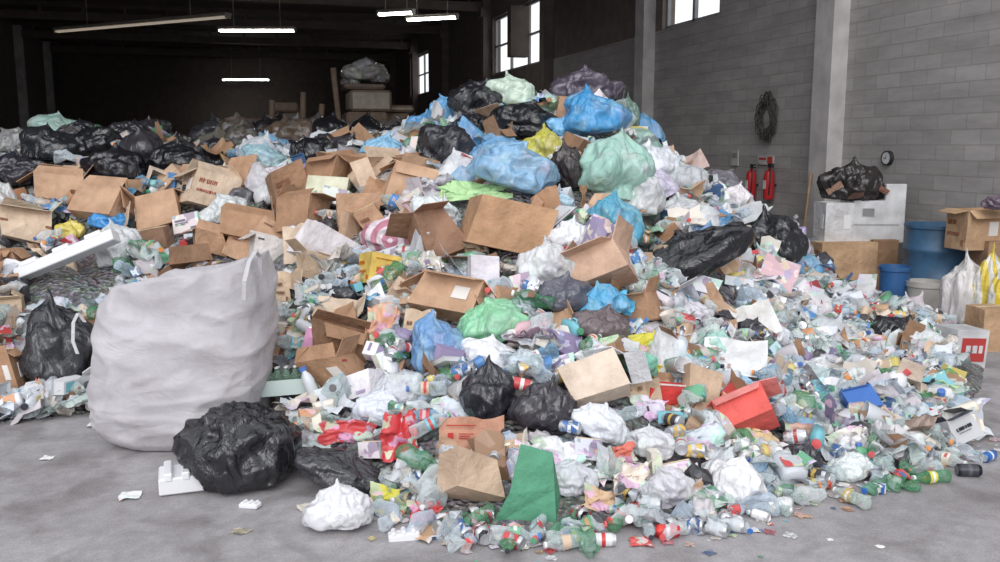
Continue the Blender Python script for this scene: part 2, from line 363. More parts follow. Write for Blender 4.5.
for u,v,w,h,c in [(508,94,50,34,'#c3d6c6'),(470,112,30,34,'#a9a8b6'),(650,168,52,44,'#dfe3ea'),(682,182,54,36,'#d3d6dc'),(640,200,48,44,'#e6e8ec'),(680,220,64,42,'#e8eaee'),(545,268,54,46,'#e9ebee'),
    (735,193,34,30,'#e6e0e4'),(10,130,44,26,'#8f8f8f'),(22,146,46,30,'#9c9da0'),(5,205,24,44,'#e3e3e3'),(120,250,44,44,'#d0d3d6'),(735,484,52,50,'#e9e9ec'),(490,358,60,36,'#e3e4ea'),(820,372,46,26,'#e4e6ea'),(770,335,40,26,'#dfe4ea'),(690,318,40,28,'#e4e2ea'),(650,445,48,30,'#e4e6ea'),(850,468,40,28,'#dce4e4'),(570,480,50,34,'#dee2e8'),
    (655,190,40,32,'#cfc9dd'),(225,215,44,36,'#cfd4d6'),(437,215,50,34,'#d8dfe2'),(570,238,40,34,'#e0e2e8'),(665,490,50,40,'#dedee4'),(755,210,34,24,'#dfe0e6'),(400,395,60,40,'#dadde4'),(380,410,50,36,'#d8dce8'),(600,425,54,34,'#e0e4ea')]:
    hbag('white_plastic_bag',u,v,w,h,c,mat=FILM if (u+v)%3 else TFILM,k=.3,roll=random.uniform(-25,25))
hbag('white_plastic_bag',340,509,62,46,'#dcdde1',floor=True,k=.42,mat=FILM,seed=8)
for u,v,w,h,c in [(592,118,66,46,'#4aa4e0'),(445,110,32,32,'#70a8d4'),(385,152,42,30,'#85b4d2'),(515,172,84,48,'#90bee2'),(612,226,54,54,'#60b0d0'),(602,305,50,34,'#60b6e4'),(438,350,54,60,'#7cace0'),(265,160,48,26,'#a3c8d4'),(110,222,40,22,'#4894d4'),(423,128,30,28,'#6098c8'),(560,130,30,20,'#7ab4dc'),(496,152,44,24,'#709fc8'),(735,385,34,22,'#a8d0e8'),(560,205,30,22,'#b0ccdc')]:
    hbag('blue_plastic_bag',u,v,w,h,c,mat=TFILM if w>45 else FILM,k=.3,roll=random.uniform(-20,20))
for u,v,w,h,c in [(62,118,62,34,'#a8cbc0'),(615,174,68,66,'#aad6c8'),(490,326,68,44,'#9ae0b2'),(722,240,54,22,'#8cccb2'),(640,368,34,32,'#88dcc0'),(715,350,40,36,'#b8e4da'),(627,118,22,38,'#7a9a8e')]:
    hbag('green_plastic_bag',u,v,w,h,c,mat=TFILM,k=.3,roll=random.uniform(-20,20))
hscrap('green_plastic_sheet',475,192,70,28,'#b0d89c',tilt=35)
hscrap('blue_plastic_sheet',604,302,56,30,'#60c0ea',tilt=55)
hbag('yellow_plastic_bag',545,150,42,38,'#d2cc58',mat=TFILM); hbag('yellow_plastic_bag',70,232,26,22,'#d8c76a'); hbag('yellow_plastic_bag',222,156,30,20,'#c9b03c')
hbag('purple_plastic_bag',587,86,64,40,'#57505e',mat=FILM,crease=.16)
def stripemat(name,kind,scale,c1,c2,direction,dist=1.5):
    m_,nt,b=newmat(name); w_=tex(nt,'ShaderNodeTexWave',scale,Distortion=dist); w_.wave_type=kind
    if kind=='RINGS': w_.rings_direction=direction
    else: w_.bands_direction=direction
    nt.links.new(ramp(nt,w_.outputs[0],[(.45,lin(c1)),(.55,lin(c2))]),b.inputs['Base Color']); b.inputs['Roughness'].default_value=.3; r_,n_=ridge(nt,4,.5,3); bump(nt,b,r_,.7,.08); return m_
hbag('striped_carrier_bag',393,238,58,40,'#d9cfd6',mats=[stripemat('ring_print_film','RINGS',3.2,'#d9ccd4','#b87a8c','Y')])
for u,v,w,h in [(345,431,60,24),(400,436,40,46),(425,512,36,20),(570,255,20,20)]: hscrap('red_food_packet',u,v,w,h,'#c84448',mat=PRINT,tilt=60,k=.5)
for u,v,w,h,c in [(388,500,44,26,'#d0c850'),(382,325,40,44,'#dca88c'),(640,345,60,22,'#d8d048'),(690,355,36,22,'#c8a040'),(660,372,30,16,'#e0c848'),(620,455,30,20,'#d07060'),(555,455,60,34,'#e6e6ea'),(630,480,40,36,'#e8dcd0'),(850,440,50,24,'#e8e4dc'),(800,400,40,20,'#d8c8b8'),(780,380,44,20,'#c8dcd8'),(700,440,60,30,'#cfd8e0'),(650,410,36,24,'#d8d0e0'),(450,410,44,24,'#d8e0e8'),(870,350,44,22,'#c8a080'),(800,435,44,24,'#d8b0a0'),(880,420,40,22,'#b8c8e0'),(760,440,40,24,'#e0c8a0'),(600,500,40,22,'#d0b090')]: hscrap('food_packet',u,v,w,h,c,mat=PRINT,tilt=55,roll=random.uniform(-20,20),k=.45)
K1,K2,K3='#c5a184','#b48e70','#d6bea4'
boxes=[(30,226,52,42,K1,30,-20,-8,1),(65,188,50,32,K2,10,-10,-5,1),(12,262,34,30,K2,0,0,0,1),(104,206,60,40,K1,-20,-30,-15,1),(155,212,48,44,K1,20,-10,20,1),(156,242,34,38,K3,0,10,10,0),
 (210,190,52,46,'#b8926e',35,-15,-10,1),(250,180,44,34,K2,-25,-15,0,1),(285,190,44,50,K2,20,5,25,0),(322,176,44,36,K1,-25,-20,0,1),(350,168,56,36,K3,15,5,-5,0),(407,182,50,48,K1,10,-10,-15,1),
 (408,164,36,26,K3,0,0,5,0),(505,226,92,60,'#bf9876',10,-8,-12,0),(450,300,78,48,'#cba688',-20,-30,-18,1),(435,245,56,56,K3,30,-25,35,1),(600,270,72,40,'#d2b098',-15,-35,15,1),(345,345,58,46,K1,25,-10,-20,1),
 (345,370,56,36,K2,-20,-10,8,1),(300,215,44,44,K2,-30,-20,0,1),(355,215,46,36,K2,20,-20,10,0),(250,230,60,30,K2,10,-20,-10,1),(10,372,26,54,K2,0,0,5,1),(8,310,30,30,K2,20,0,5,1),
 (375,220,30,36,K1,10,10,20,0),(320,270,40,30,K3,20,-15,-15,1),(665,262,34,30,K3,20,-15,-15,0),(213,244,40,24,K2,20,-15,-15,1),(480,250,30,30,K3,10,10,0,0),(640,310,46,34,'#b4967e',-20,-20,10,1)]
KS=['#c5a184','#b48e70','#d8c2aa','#a88468','#cfb79c','#c09a7c','#9c7a64']
for i,(u,v,w,h,c,ya,ti,ro,op) in enumerate(boxes):
    hbox('cardboard_box',u,v,w,h,KS[(i*5+u)%7] if w<60 else c,ya,ti,ro,bool(op),prints=(i%2==0),pr=['#8a5f48','#7a5444','#a04a3c','#6a5a52'][i%4],jit=.22 if w<60 else .1)
for i,(u,v,w,h) in enumerate([(250,250,50,26),(245,285,44,40),(300,290,54,36),(345,310,60,30),(560,320,40,26),(385,195,44,40),(130,225,44,26),(80,262,40,26),(275,235,40,34),(335,320,46,30),(420,330,34,40),(300,245,34,40),(700,300,40,24),(790,360,40,22),(640,395,44,26),(770,405,34,22),(720,330,34,22),(845,380,34,20),(510,445,36,24)]):
    hflat('flattened_cardboard',u,v,w,h,[K1,K2,K3,'#d8c4ae'][i%4],tilt=random.uniform(30,75),roll=random.uniform(-30,30),fold=random.choice([5,30,60]),pr='#8a6450',prints=i%2==0)
hbox('yellow_carton',385,272,48,36,'#e2c365',25,-15,-8,False,pr='#c0722a'); hbox('white_printed_carton',322,247,58,46,'#e4dfe2',30,-20,-25,False,pr='#8a8f9a',tape='#e8e8ea'); hbox('white_printed_carton',327,190,46,28,'#d9d8c0',5,-15,-3,False,pr='#4a7a5c')
hbox('white_printed_carton',268,250,34,30,'#ded8d4',25,-15,-12,True,pr='#555555'); hbox('white_printed_carton',355,390,60,30,'#e8e4e8',-15,-25,15,False,pr='#b0a0c0',tape='#e8e8ea'); hbox('white_printed_carton',485,275,34,46,'#e6e2ea',10,-10,-5,False,pr='#9a5a8a',tape='#e8e8ea')
for u,v,w,h,c,ro in [(395,258,40,24,'#d8dce0',10),(340,200,34,20,'#dfe4e0',-20),(190,225,30,22,'#dcd0d0',12),(235,172,28,20,'#d8e0d8',-10),(520,285,30,22,'#e0c8d4',20),(700,285,36,22,'#dfe0e8',-14),(820,345,30,20,'#e0e4e8',10),(840,425,34,20,'#c8d4e4',15),(760,365,30,20,'#e8dcc8',-15),(905,375,34,24,'#3a4a80',8),(590,450,30,24,'#d8d8e4',-8),(680,470,34,20,'#e8e0e0',12),(375,450,30,20,'#e8e0e4',0),(560,365,30,20,'#c8d8e0',14),(450,455,26,16,'#d8c0b0',4)]:
    hbox('printed_packaging_box',u,v,w,h,c,random.uniform(-30,30),-20,ro,False,mat=PRINT,pr='#6a6a80')
hbox('paper_grocery_bag',475,480,72,42,'#ccb29a',20,-40,-8,False,prints=False,k=.5,flap=.3,jit=.42,tape='#bfa084')
hbox('kraft_paper_sack',596,381,64,48,'#dfccba',8,-40,22,False,prints=False,dep=26,jit=.2,tape='#cc8878',k=.5)
hbox('kraft_paper_sack',702,392,38,50,'#d2b89e',8,-28,-22,False,dep=20,jit=.3,pr='#a9876a',prints=False)
hflat('pink_card_panel',325,346,44,30,'#e0a6cc',tilt=70,roll=-12,prints=False,fold=5,k=.6)
hflat('red_kraft_cardboard',472,435,66,34,'#cc9a82',tilt=60,roll=0,fold=15,pr='#c23a34',k=.5)
hbox('red_box',745,415,62,40,'#e4665e',-12,-50,18,True,prints=False,inner='#e8908a',flap=.3,k=.6,angs=[150,100,120,110]); hbox('red_box',665,393,46,18,'#d4423e',5,0,-5,False,prints=False,tape='#f0f0f0',k=.6)
hbox('blue_storage_tub',860,402,38,30,'#3a6cb8',10,-40,20,True,mat=HARD,prints=False,inner='#2e5898',flap=.1,k=.55)
hbox('white_appliance_box',955,430,44,32,'#c8c9cc',25,-20,22,True,mat=HARD,pr='#3a3c48',inner='#40424c',flap=.25,k=.5)
hflat('white_printed_board',750,322,52,38,'#e6e6e4',tilt=50,roll=18,prints=True,pr='#b8404a',fold=5,k=.5); hflat('white_printed_board',618,350,40,30,'#dfe0e4',tilt=50,roll=-18,pr='#4060a0',fold=5)
hflat('white_printed_board',735,358,62,38,'#e9ecee',tilt=60,roll=-8,pr='#c8a8a0',fold=12,k=.5); hflat('white_printed_board',735,218,60,24,'#c9cdd0',tilt=40,roll=10,pr='#4a7a9c',fold=8); hflat('white_printed_board',685,155,44,24,'#d0b8b0',tilt=50,roll=20,pr='#4a7a9c',fold=8)
p,sc,d=seat(528,488,60,.45); a=Acc(); a.add(mk([([(-.20,-.05,-.2),(-.10,-.065,0),(.15,-.08,-.22),(.14,-.03,0),(.13,.0,.20),(-.04,.02,.24),(.2,.12,-.2)],[(0,2,3,1),(1,3,4,5),(2,6,4,3)],CARD,0,False)]),Matrix(),[lin('#5c9e7e')]); a.build('green_folded_cardboard',loc=p,rot=(0,0,-YAW),solid=.006); reg(p,.2)
def slab(name,u,v,L,D,Hh,roll,yaw=0,tilt=0,floor=False,k=.3,px=30):
    bm=bmesh.new(); bmesh.ops.create_cube(bm,size=1); bmesh.ops.scale(bm,vec=(L,D,Hh),verts=bm.verts)
    for sx in (-.32,0,.32):
        r=bmesh.ops.create_cube(bm,size=1); bmesh.ops.scale(bm,vec=(L*.16,D*1.05,Hh*.5),verts=r['verts']); bmesh.ops.translate(bm,vec=(sx*L,0,Hh*.55),verts=r['verts'])
    bmesh.ops.bevel(bm,geom=bm.edges[:],offset=.008,segments=1,affect='EDGES')
    V=[v_.co[:] for v_ in bm.verts]; bm.verts.index_update(); F=[[x.index for x in f.verts] for f in bm.faces]; bm.free()
    p,sc,d=seat(u,v,px,k,floor); a=Acc(); a.add(mk([(V,F,HARD,0,False)]),Matrix(),[lin('#e6e6ea')]); a.build(name,loc=p,rot=rotm(yaw,tilt,roll).to_euler()); reg(p,L*.45)
slab('polystyrene_packing_slab',66,256,1.02,.14,.11,-22,0,-20,k=.9) if False else slab('polystyrene_packing_slab',66,256,1.02,.14,.11,22,0,-20,k=.9)
slab('polystyrene_packing_slab',186,478,.30,.24,.10,0,20,0,True,.5,20); slab('polystyrene_packing_slab',404,536,.16,.07,.05,5,10,0,True,.5,8)
slab('polystyrene_packing_slab',250,505,.12,.06,.03,5,-20,0,True,.5,5)
p,sc,d=seat(282,384,34,.9); a=Acc()
for i in range(6):
    for j in range(3): a.add(T_botn[0],Matrix.Translation((i*.062-.15,j*.07-.07,.03))@Matrix.Diagonal((.19,.19,.19,1)),[lin('#7fa08c'),lin('#a9c9b8'),lin('#dfe6e0')])
a.add(box_t(3,.42,.24,.1,True,0,HARD,False,.02,[0,0,0,0]),Matrix.Translation((0,0,-.02)),[lin('#b8c8c4')]); a.build('bottle_crate',loc=p,rot=rotm(10,-10,4).to_euler()); reg(p,.2)
# large woven bulk bag --------------------------------------------------
def bulk():
    nt_,nz_=190,150; V=[];F=[]
    hs_=[0,.05,.15,.32,.55,.75,.9,1.0]; ws=[.70,.83,.94,1.0,1.0,.98,.96,.92]
    for j in range(nz_+1):
        q=j/nz_
        if q<.08: hgt=0; cap=q/.08
        elif q<.84: hgt=(q-.08)/.76; cap=1
        else: hgt=1; cap=1-(q-.84)/.16
        wf=np.interp(hgt,hs_,ws)
        for i in range(nt_):
            th=i/nt_*2*math.pi; c_,s_=math.cos(th),math.sin(th)
            x=math.copysign(abs(c_)**.55,c_)*wf*cap; y=math.copysign(abs(s_)**.55,s_)*wf*cap
            X=x*.555; Y=y*.44
            Z=hgt*(1.16+.10*X/.6)
            Z-=.45*hgt**4*max(0,-X/.6-.45)**1.3
            Z+=.16*hgt**5*max(0,X/.6-.55)
            if hgt==1: Z-=.10*(1-cap)+.04*noise.noise(Vector((X*6,Y*6,1)))*(1-cap)*3
            X+=.07*(hgt-.4)
            wx_=noise.noise(Vector((X*1.1,Y*1.1,Z*1.2+5)))
            wy_=noise.noise_vector(Vector((X*2,Y*2,Z*2)))*.25
            fold=(.30-abs(noise.noise(Vector((X*1.0+3+wy_.x,Y,Z*3.4+X*1.3+wx_)))))
            fold2=(.28-abs(noise.noise(Vector((X*2.2+9,Y*2.2+wy_.y,Z*8.0-X*2.6+wx_*2)))))
            diag=(.28-abs(noise.noise(Vector((X*3.4+Z*2.2,Y*2+4,Z*2.6-X*2.4+wy_.z*2)))))
            vert=(.3-abs(noise.noise(Vector((X*5,Y*5,Z*1.2+9)))))
            lo=math.exp(-((hgt-.15)/.2)**2); hi=math.exp(-((hgt-.92)/.18)**2)
            D=Vector((c_,s_,.1 if hgt<1 else .6)); k=cap if hgt==0 else 1
            P=Vector((X,Y,Z))+D*k*(.05*wx_+.065*fold*(.7+.5*lo+.4*hi)+.030*fold2*(.6+.8*lo)+.055*diag+.035*vert*(.25+hi*1.4+lo*.8))
            P.z=max(P.z,.012); V.append(P)
    for j in range(nz_):
        for i in range(nt_): i2=(i+1)%nt_; F.append((j*nt_+i,j*nt_+i2,(j+1)*nt_+i2,(j+1)*nt_+i))
    parts=[(V,F,0,0,True)]
    def strap(pts,wd):
        v=[];f=[]
        for k,(x,y,z) in enumerate(pts): v+=[(x-wd/2,y,z),(x+wd/2,y,z)]
        for k in range(len(pts)-1): f.append((2*k,2*k+1,2*k+3,2*k+2))
        return v,f
    v,f=strap([(.555,-.40,1.04),(.57,-.42,1.16),(.585,-.36,1.28),(.59,-.25,1.33),(.58,-.14,1.28),(.555,-.1,1.1)],.028); parts.append((v,f,0,1,False))
    v,f=strap([(-.50,-.38,.88),(-.53,-.40,.94),(-.56,-.41,.88),(-.565,-.42,.76),(-.54,-.42,.68)],.022); parts.append((v,f,0,1,False))
    return mk(parts)
mw,nt,b=newmat('woven_polypropylene'); c=colattr(nt)
n=tex(nt,'ShaderNodeTexNoise',2.4,Detail=9.0,Roughness=.7); wv=tex(nt,'ShaderNodeTexWave',60,Distortion=.8); wv.bands_direction='Z'; wv2=tex(nt,'ShaderNodeTexWave',60,Distortion=.8); wv2.bands_direction='X'
f=ramp(nt,n.outputs[0],[(.3,(.80,.78,.77)),(.64,(1.03,1.02,1.02))]); col=mixc(nt,1.0,c,f,'MULTIPLY')
weave=mixc(nt,.5,wv.outputs[0],wv2.outputs[0])
nt.links.new(col,b.inputs['Base Color']); b.inputs['Roughness'].default_value=.42
r_,n2_=ridge(nt,5,.8,4,(.8,.8,1.5)); bump(nt,b,mixc(nt,.10,r_,weave),.7,.055)
pb=W((193-500)/864*6.0,6.0); a=Acc(); a.add(bulk(),Matrix(),[lin('#d9d6dc'),lin('#e2e2e6')]); a.build('woven_bulk_bag',[mw],loc=pb,rot=rotm(-4,0,0).to_euler(),solid=.004)
for (u_,d_,r_) in [(969,8.0,.28),(994,8.6,.28),(963,9.4,.25),(988,9.2,.25),(892,10.6,.25),(923,10.4,.25),(932,11.2,.4)]:
    reg(W((u_-500)/900*(d_*cp+2*sp),d_),r_)
# ------------------------------------------------------------ filler masses
WHT=['#e8e9ec','#dfe2e8','#d5dae0','#ececee','#c9cdd4','#d6d0d6','#e0d8ce']
CLR=['#dbe6ea','#cfdfe4','#e6eef0','#c6d8d8','#dde8f0','#c8d8d4','#d0e0f0']
COLS=['#c8585a','#5a8cc4','#d0c070','#6aa884','#d4b0b8','#8c80a0','#d09a74','#7abcc8','#b0ccA4','#c84c4c','#4c6890','#e8e0d0','#c8a888','#e4e4e8','#e4e4e8','#d0b8a0','#c0b8b0']
KR=['#bc967a','#caa88c','#a68468','#d8c0a8','#b48c6c','#98785f','#e0cebc','#c4a68c']
CAPS=['#d86060','#5078c0','#e8e8e8','#58a078','#e8e8e8','#e89858','#3c3c44']
DK=['#26262b','#333339','#3c3a3f','#4a4951']
CANS=[('#c9ccd0','#c85050','#f0e8e8'),('#d0d2d6','#d8dade','#b85050'),('#c9ccd0','#c9ccd0','#b8c0c8'),('#c9ccd0','#4c70a8','#e8e8f0'),('#c9ccd0','#c9ccd0','#c9ccd0'),('#c9ccd0','#e0e0dc','#4a8a5c'),('#c9ccd0','#48484e','#d0b060'),('#c9ccd0','#d8b868','#c9ccd0')]
accs={k:Acc() for k in ['loose_plastic_bottle_pile','crushed_can_pile','plastic_film_scrap_pile','crumpled_packaging_pile','beverage_carton_pile','plastic_container_pile','cardboard_scrap_pile','small_garbage_bag_pile']}
def ok(x,y,z,r):
    s,d=SD(x,y); az=500+900*s/d
    if az>950+max(0,7.2-d)*30 and d>6.2: return False      # bare floor beside the wall props
    for hx,hy,hz,hr in HERO:
        dd=(hx-x)**2+(hy-y)**2
        if dd<(hr*.9+r*.3)**2: return False
    bx,by=pb.x,pb.y
    if (x-bx)**2+(y-by)**2<.68**2: return False
    return True
def samp(d_lo,d_hi,a_lo=-130,a_hi=1010):
    while True:
        d=math.sqrt(random.uniform(d_lo**2,d_hi**2)); a=random.uniform(a_lo,a_hi); s=(a-500)/900*d; p=W(s,d)
        if p.x>8.6: continue
        h=H(p.x,p.y)
        if h>.004: return p.x,p.y,h,a,d
rc=random.choice; ru=random.uniform
def RM(x,y,z,sc,flat=False,nonu=.25):
    e=Euler((ru(-.5,.5),ru(-.5,.5),ru(0,6.3))) if flat else Euler((ru(0,6.3),ru(0,6.3),ru(0,6.3)))
    s=Vector((sc*ru(1-nonu,1+nonu),sc*ru(1-nonu,1+nonu),sc*ru(1-nonu,1+nonu)))
    return Matrix.Translation((x,y,z))@e.to_matrix().to_4x4()@Matrix.Diagonal((*s,1))
def lie(x,y,z,sc):
    e=Euler((rad(90)+ru(-.5,.5),ru(0,6.3),0)).to_matrix().to_4x4()
    return Matrix.Translation((x,y,z))@Matrix.Rotation(ru(0,6.3),4,'Z')@e@Matrix.Diagonal((sc,sc,sc,1))
def put(kind,n,dl,dh,al=-130,ah=1010,smin=.1,smax=.2,up=0):
    for _ in range(n):
        x,y,h,a,d=samp(dl,dh,al,ah); sc=ru(smin,smax)
        if not ok(x,y,h,sc): continue
        h+=up*min(1,h*4)
        if kind=='bottle':
            c=rc(CLR) if random.random()<.78 else rc(['#5aa070','#4f9068','#8cc0a0','#8ab8d8','#5aa070']); t=rc(T_bot+T_botn)
            accs['loose_plastic_bottle_pile'].add(t,lie(x,y,h+sc*ru(.15,.5),sc),[lin(c),lin(rc(COLS)),lin(rc(CAPS)),lin(rc(COLS))])
        elif kind=='can':
            c=rc(CANS); accs['crushed_can_pile'].add(rc(T_can),lie(x,y,h+sc*ru(.3,.8),sc),[lin(c[0]),lin(c[1]),lin('#c4c6ca'),lin(c[2])])
        elif kind=='scrap':
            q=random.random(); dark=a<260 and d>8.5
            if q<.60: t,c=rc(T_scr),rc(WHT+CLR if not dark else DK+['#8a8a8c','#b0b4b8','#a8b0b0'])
            elif q<.70: t,c=rc(T_scrF),rc(DK+['#6fa8cc','#8c8c94','#b8b8c0','#a08c80','#a8d0b8','#c8a8b8'])
            elif q<.79: t,c=rc(T_scrP),rc(WHT+COLS)
            elif q<.90: t,c=rc(T_pouch),rc(WHT+COLS+COLS)
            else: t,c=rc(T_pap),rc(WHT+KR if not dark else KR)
            k_=1.15 if q>.79 else .6
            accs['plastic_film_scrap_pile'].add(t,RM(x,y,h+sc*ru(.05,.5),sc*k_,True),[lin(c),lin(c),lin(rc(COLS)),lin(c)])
        elif kind=='pack':
            q=random.random()
            if q<.5: t,c=rc(T_crF),rc(WHT+CLR)
            elif q<.74: t,c=rc(T_crP),rc(COLS+WHT)
            else: t,c=rc(T_crH),rc(WHT+DK+KR)
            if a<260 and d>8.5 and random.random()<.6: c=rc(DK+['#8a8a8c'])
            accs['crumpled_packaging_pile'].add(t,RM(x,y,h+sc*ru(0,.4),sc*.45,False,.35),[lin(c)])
        elif kind=='carton': 
            if random.random()<.5: accs['beverage_carton_pile'].add(rc(T_car),lie(x,y,h+sc*ru(.1,.5),sc),[lin(rc(WHT+COLS)),lin(rc(COLS))])
            else: accs['beverage_carton_pile'].add(rc(T_boxp),RM(x,y,h+sc*ru(.1,.4),sc,False),[lin(rc(WHT+COLS)),lin(rc(COLS)),lin(rc(COLS)),lin(rc(WHT)),lin(rc(WHT))])
        elif kind=='cont':
            q=random.random(); t=rc(T_jug) if q<.4 else rc(T_cup) if q<.7 else rc(T_tray)
            accs['plastic_container_pile'].add(t,RM(x,y,h+sc*ru(.2,.6),sc*(1.1 if q<.4 else .7),False,.1),[lin(rc(WHT*3+COLS)),lin(rc(COLS)),lin(rc(CAPS))])
        elif kind=='box':
            q=random.random(); t=rc(T_boxo) if q<.34 else rc(T_boxc) if q<.5 else rc(T_flat)
            c=lin(rc(KR)) if random.random()<.78 else lin(rc(WHT+['#d8c878','#b8c8d8']))
            accs['cardboard_scrap_pile'].add(t,RM(x,y,h+sc*ru(.02,.3),sc,q>.7,.3),[c,c,lin(rc(['#8a5f48','#7a6a60','#a05a4c','#5c6c80','#8a6a50','#9a7a64'])),lin('#d3c0a0'),lin('#e4e0dc')])
        elif kind=='bag':
            q=random.random()
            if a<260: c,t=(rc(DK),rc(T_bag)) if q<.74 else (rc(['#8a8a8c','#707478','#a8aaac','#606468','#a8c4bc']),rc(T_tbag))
            elif a<430: c,t=(rc(DK+['#7fa8c8']),rc(T_bag)) if q<.5 else (rc(WHT+['#8a8a8c']),rc(T_tbag))
            else: c,t=(rc(DK),rc(T_bag)) if q<.25 else (rc(WHT+['#74b2dc','#98c0e0','#aed6cc','#a09cac','#64a6d8']),rc(T_tbag))
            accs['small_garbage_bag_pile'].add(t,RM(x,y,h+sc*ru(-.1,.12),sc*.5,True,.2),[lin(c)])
put('bag',330,8.6,14.5,smin=.35,smax=.58)
put('bag',170,6.8,9.5,-130,900,.25,.45); put('bag',50,4.9,7.5,350,950,.2,.32)
put('box',210,7.4,10.5,-130,480,.2,.42); put('box',130,8,11,480,740,.16,.36); put('box',230,5.6,7.6,-130,480,.16,.34); put('box',230,4.9,8.5,480,930,.14,.30)
put('scrap',1050,7,12,smin=.2,smax=.42); put('pack',560,7,12,smin=.16,smax=.36); put('carton',320,7,11,smin=.16,smax=.3); put('bottle',280,7,11,smin=.24,smax=.36,up=.04); put('cont',220,7,11,smin=.16,smax=.3)
put('scrap',1050,4.4,7.2,smin=.16,smax=.34); put('pack',420,4.4,7.2,smin=.14,smax=.28); put('bottle',820,4.4,7.4,250,1010,smin=.21,smax=.34,up=.06); put('bottle',140,6,8,-130,330,.2,.32)
put('can',270,4.4,7.5,300,1010,.125,.155,up=.08); put('carton',280,4.4,7.2,smin=.15,smax=.27,up=.05); put('cont',260,4.4,7.2,smin=.15,smax=.28,up=.06)
put('bottle',360,6,10,640,1000,.2,.33,up=.05); put('scrap',480,6,10.5,640,1000,.16,.36); put('pack',240,6,10.5,640,1000,.13,.26); put('cont',130,6,10,700,1000,.14,.26); put('carton',140,6,10,700,1000,.14,.24); put('can',80,6,10,700,1000,.12,.15,up=.06)
for _ in range(140):
    a=ru(330,985); d=np.interp(a,AZ,D0)+ru(-.25,.3); p=W((a-500)/900*d,d); sc=ru(.18,.28); q=random.random()
    if not ok(p.x,p.y,0,sc*.5): continue
    if q<.3: 
        c=rc(CANS); sc=ru(.12,.14); accs['crushed_can_pile'].add(rc(T_can),Matrix.Translation((p.x,p.y,sc*.27+H(p.x,p.y)))@Matrix.Rotation(ru(0,6.3),4,'Z')@Matrix.Rotation(rad(90),4,'X')@Matrix.Diagonal((sc,sc,sc,1)),[lin(c[0]),lin(c[1]),lin('#c4c6ca'),lin(c[2])]); continue
    c=rc(CLR+['#5aa070','#6aa884']); accs['loose_plastic_bottle_pile'].add(rc(T_bot+T_botn),Matrix.Translation((p.x,p.y,sc*.17+H(p.x,p.y)))@Matrix.Rotation(ru(0,6.3),4,'Z')@Matrix.Rotation(rad(90),4,'X')@Matrix.Diagonal((sc,sc,sc,1)),[lin(c),lin(rc(COLS)),lin(rc(CAPS)),lin(rc(COLS))])
for _ in range(190):
    a=ru(280,1020) if random.random()<.6 else ru(700,1000); d=np.interp(a,AZ,D0)-abs(random.gauss(0,.22)); p=W((a-500)/900*d,d); sc=ru(.008,.04)
    accs['plastic_film_scrap_pile'].add(rc(T_scrP+T_scr),Matrix.Translation((p.x,p.y,sc*.2))@Matrix.Rotation(ru(0,6.3),4,'Z')@Matrix.Diagonal((sc,sc,sc*.3,1)),[lin(rc(WHT+COLS))])
def stray(u,v,kind,sc,cols):
    a_,b_=ray(u,v); d=CAMH/-b_; p=W(a_*d,d)
    if kind=='can': accs['crushed_can_pile'].add(T_can[0],Matrix.Translation((p.x,p.y,sc*.27))@Matrix.Rotation(cols[3],4,'Z')@Matrix.Rotation(rad(90),4,'X')@Matrix.Diagonal((sc,sc,sc,1)),[lin(cols[0]),lin(cols[0]),lin(cols[2]),lin(cols[1])])
    elif kind=='bottle': accs['loose_plastic_bottle_pile'].add(rc(T_bot),Matrix.Translation((p.x,p.y,sc*.16))@Matrix.Rotation(ru(0,6.3),4,'Z')@Matrix.Rotation(rad(90),4,'X')@Matrix.Diagonal((sc,sc,sc,1)),[lin(c) for c in cols])
    else: accs['plastic_film_scrap_pile'].add(rc(T_scrP if kind=='p' else T_scr),Matrix.Translation((p.x,p.y,sc*.15))@Matrix.Rotation(ru(0,6.3),4,'Z')@Matrix.Diagonal((sc,sc,sc*.35,1)),[lin(c) for c in cols])
stray(603,546,'can',.125,['#dcdde0','#c83a3a','#c8cacc',YAW*-1+1.57]); stray(667,537,'can',.125,['#d8403c','#f0e0e0','#c8cacc',1.3]); stray(640,543,'p',.07,['#e0605c'])
stray(467,549,'bottle',.13,['#e8d8d4','#e06050','#d84040']); stray(47,459,'p',.05,['#f2f2f2']); stray(130,497,'p',.07,['#e8e8ea']); stray(988,461,'can',.12,['#3c70b8','#e8e8f0','#c8cacc',1.9]); stray(968,476,'can',.14,['#3a3c44','#55565c','#8a8c90',1.2])
stray(305,508,'p',.05,['#d8d0c0']); stray(240,532,'s',.05,['#c4b6a0']); stray(427,536,'p',.09,['#c8a482']); stray(930,483,'bottle',.24,['#4f9a68','#d8d050','#e8e8e8']); stray(900,486,'bottle',.24,['#5aa878','#4f9a68','#d84040']); stray(875,493,'bottle',.25,['#6aa888','#e0e0d8','#3a70c0']); stray(850,503,'bottle',.24,['#c8dcd4','#c8b070','#e8e8e8'])
stray(410,483,'bottle',.26,['#4f9a58','#d83c40','#d83c40']); stray(430,486,'bottle',.26,['#6fb078','#e8d8d8','#3f8a58']); stray(760,520,'can',.1,['#f0f0f0','#e8e8e8','#f0f0f0',.5]); stray(740,530,'bottle',.2,['#dde8f0','#f0f0f0','#3a70c0'])
stray(880,547,'p',.025,['#f0f0f0']); stray(830,540,'p',.02,['#f0f0f0']); stray(790,536,'s',.04,['#e8e8e8']); stray(20,415,'s',.2,['#dfe2e2']); stray(55,408,'s',.3,['#d2d6d6']); stray(90,385,'s',.26,['#dfe2e2']);stray(100,425,'p',.1,['#e8e8e8'])
for k,a in accs.items(): a.build(k,solid=.005 if k=='cardboard_scrap_pile' else 0)
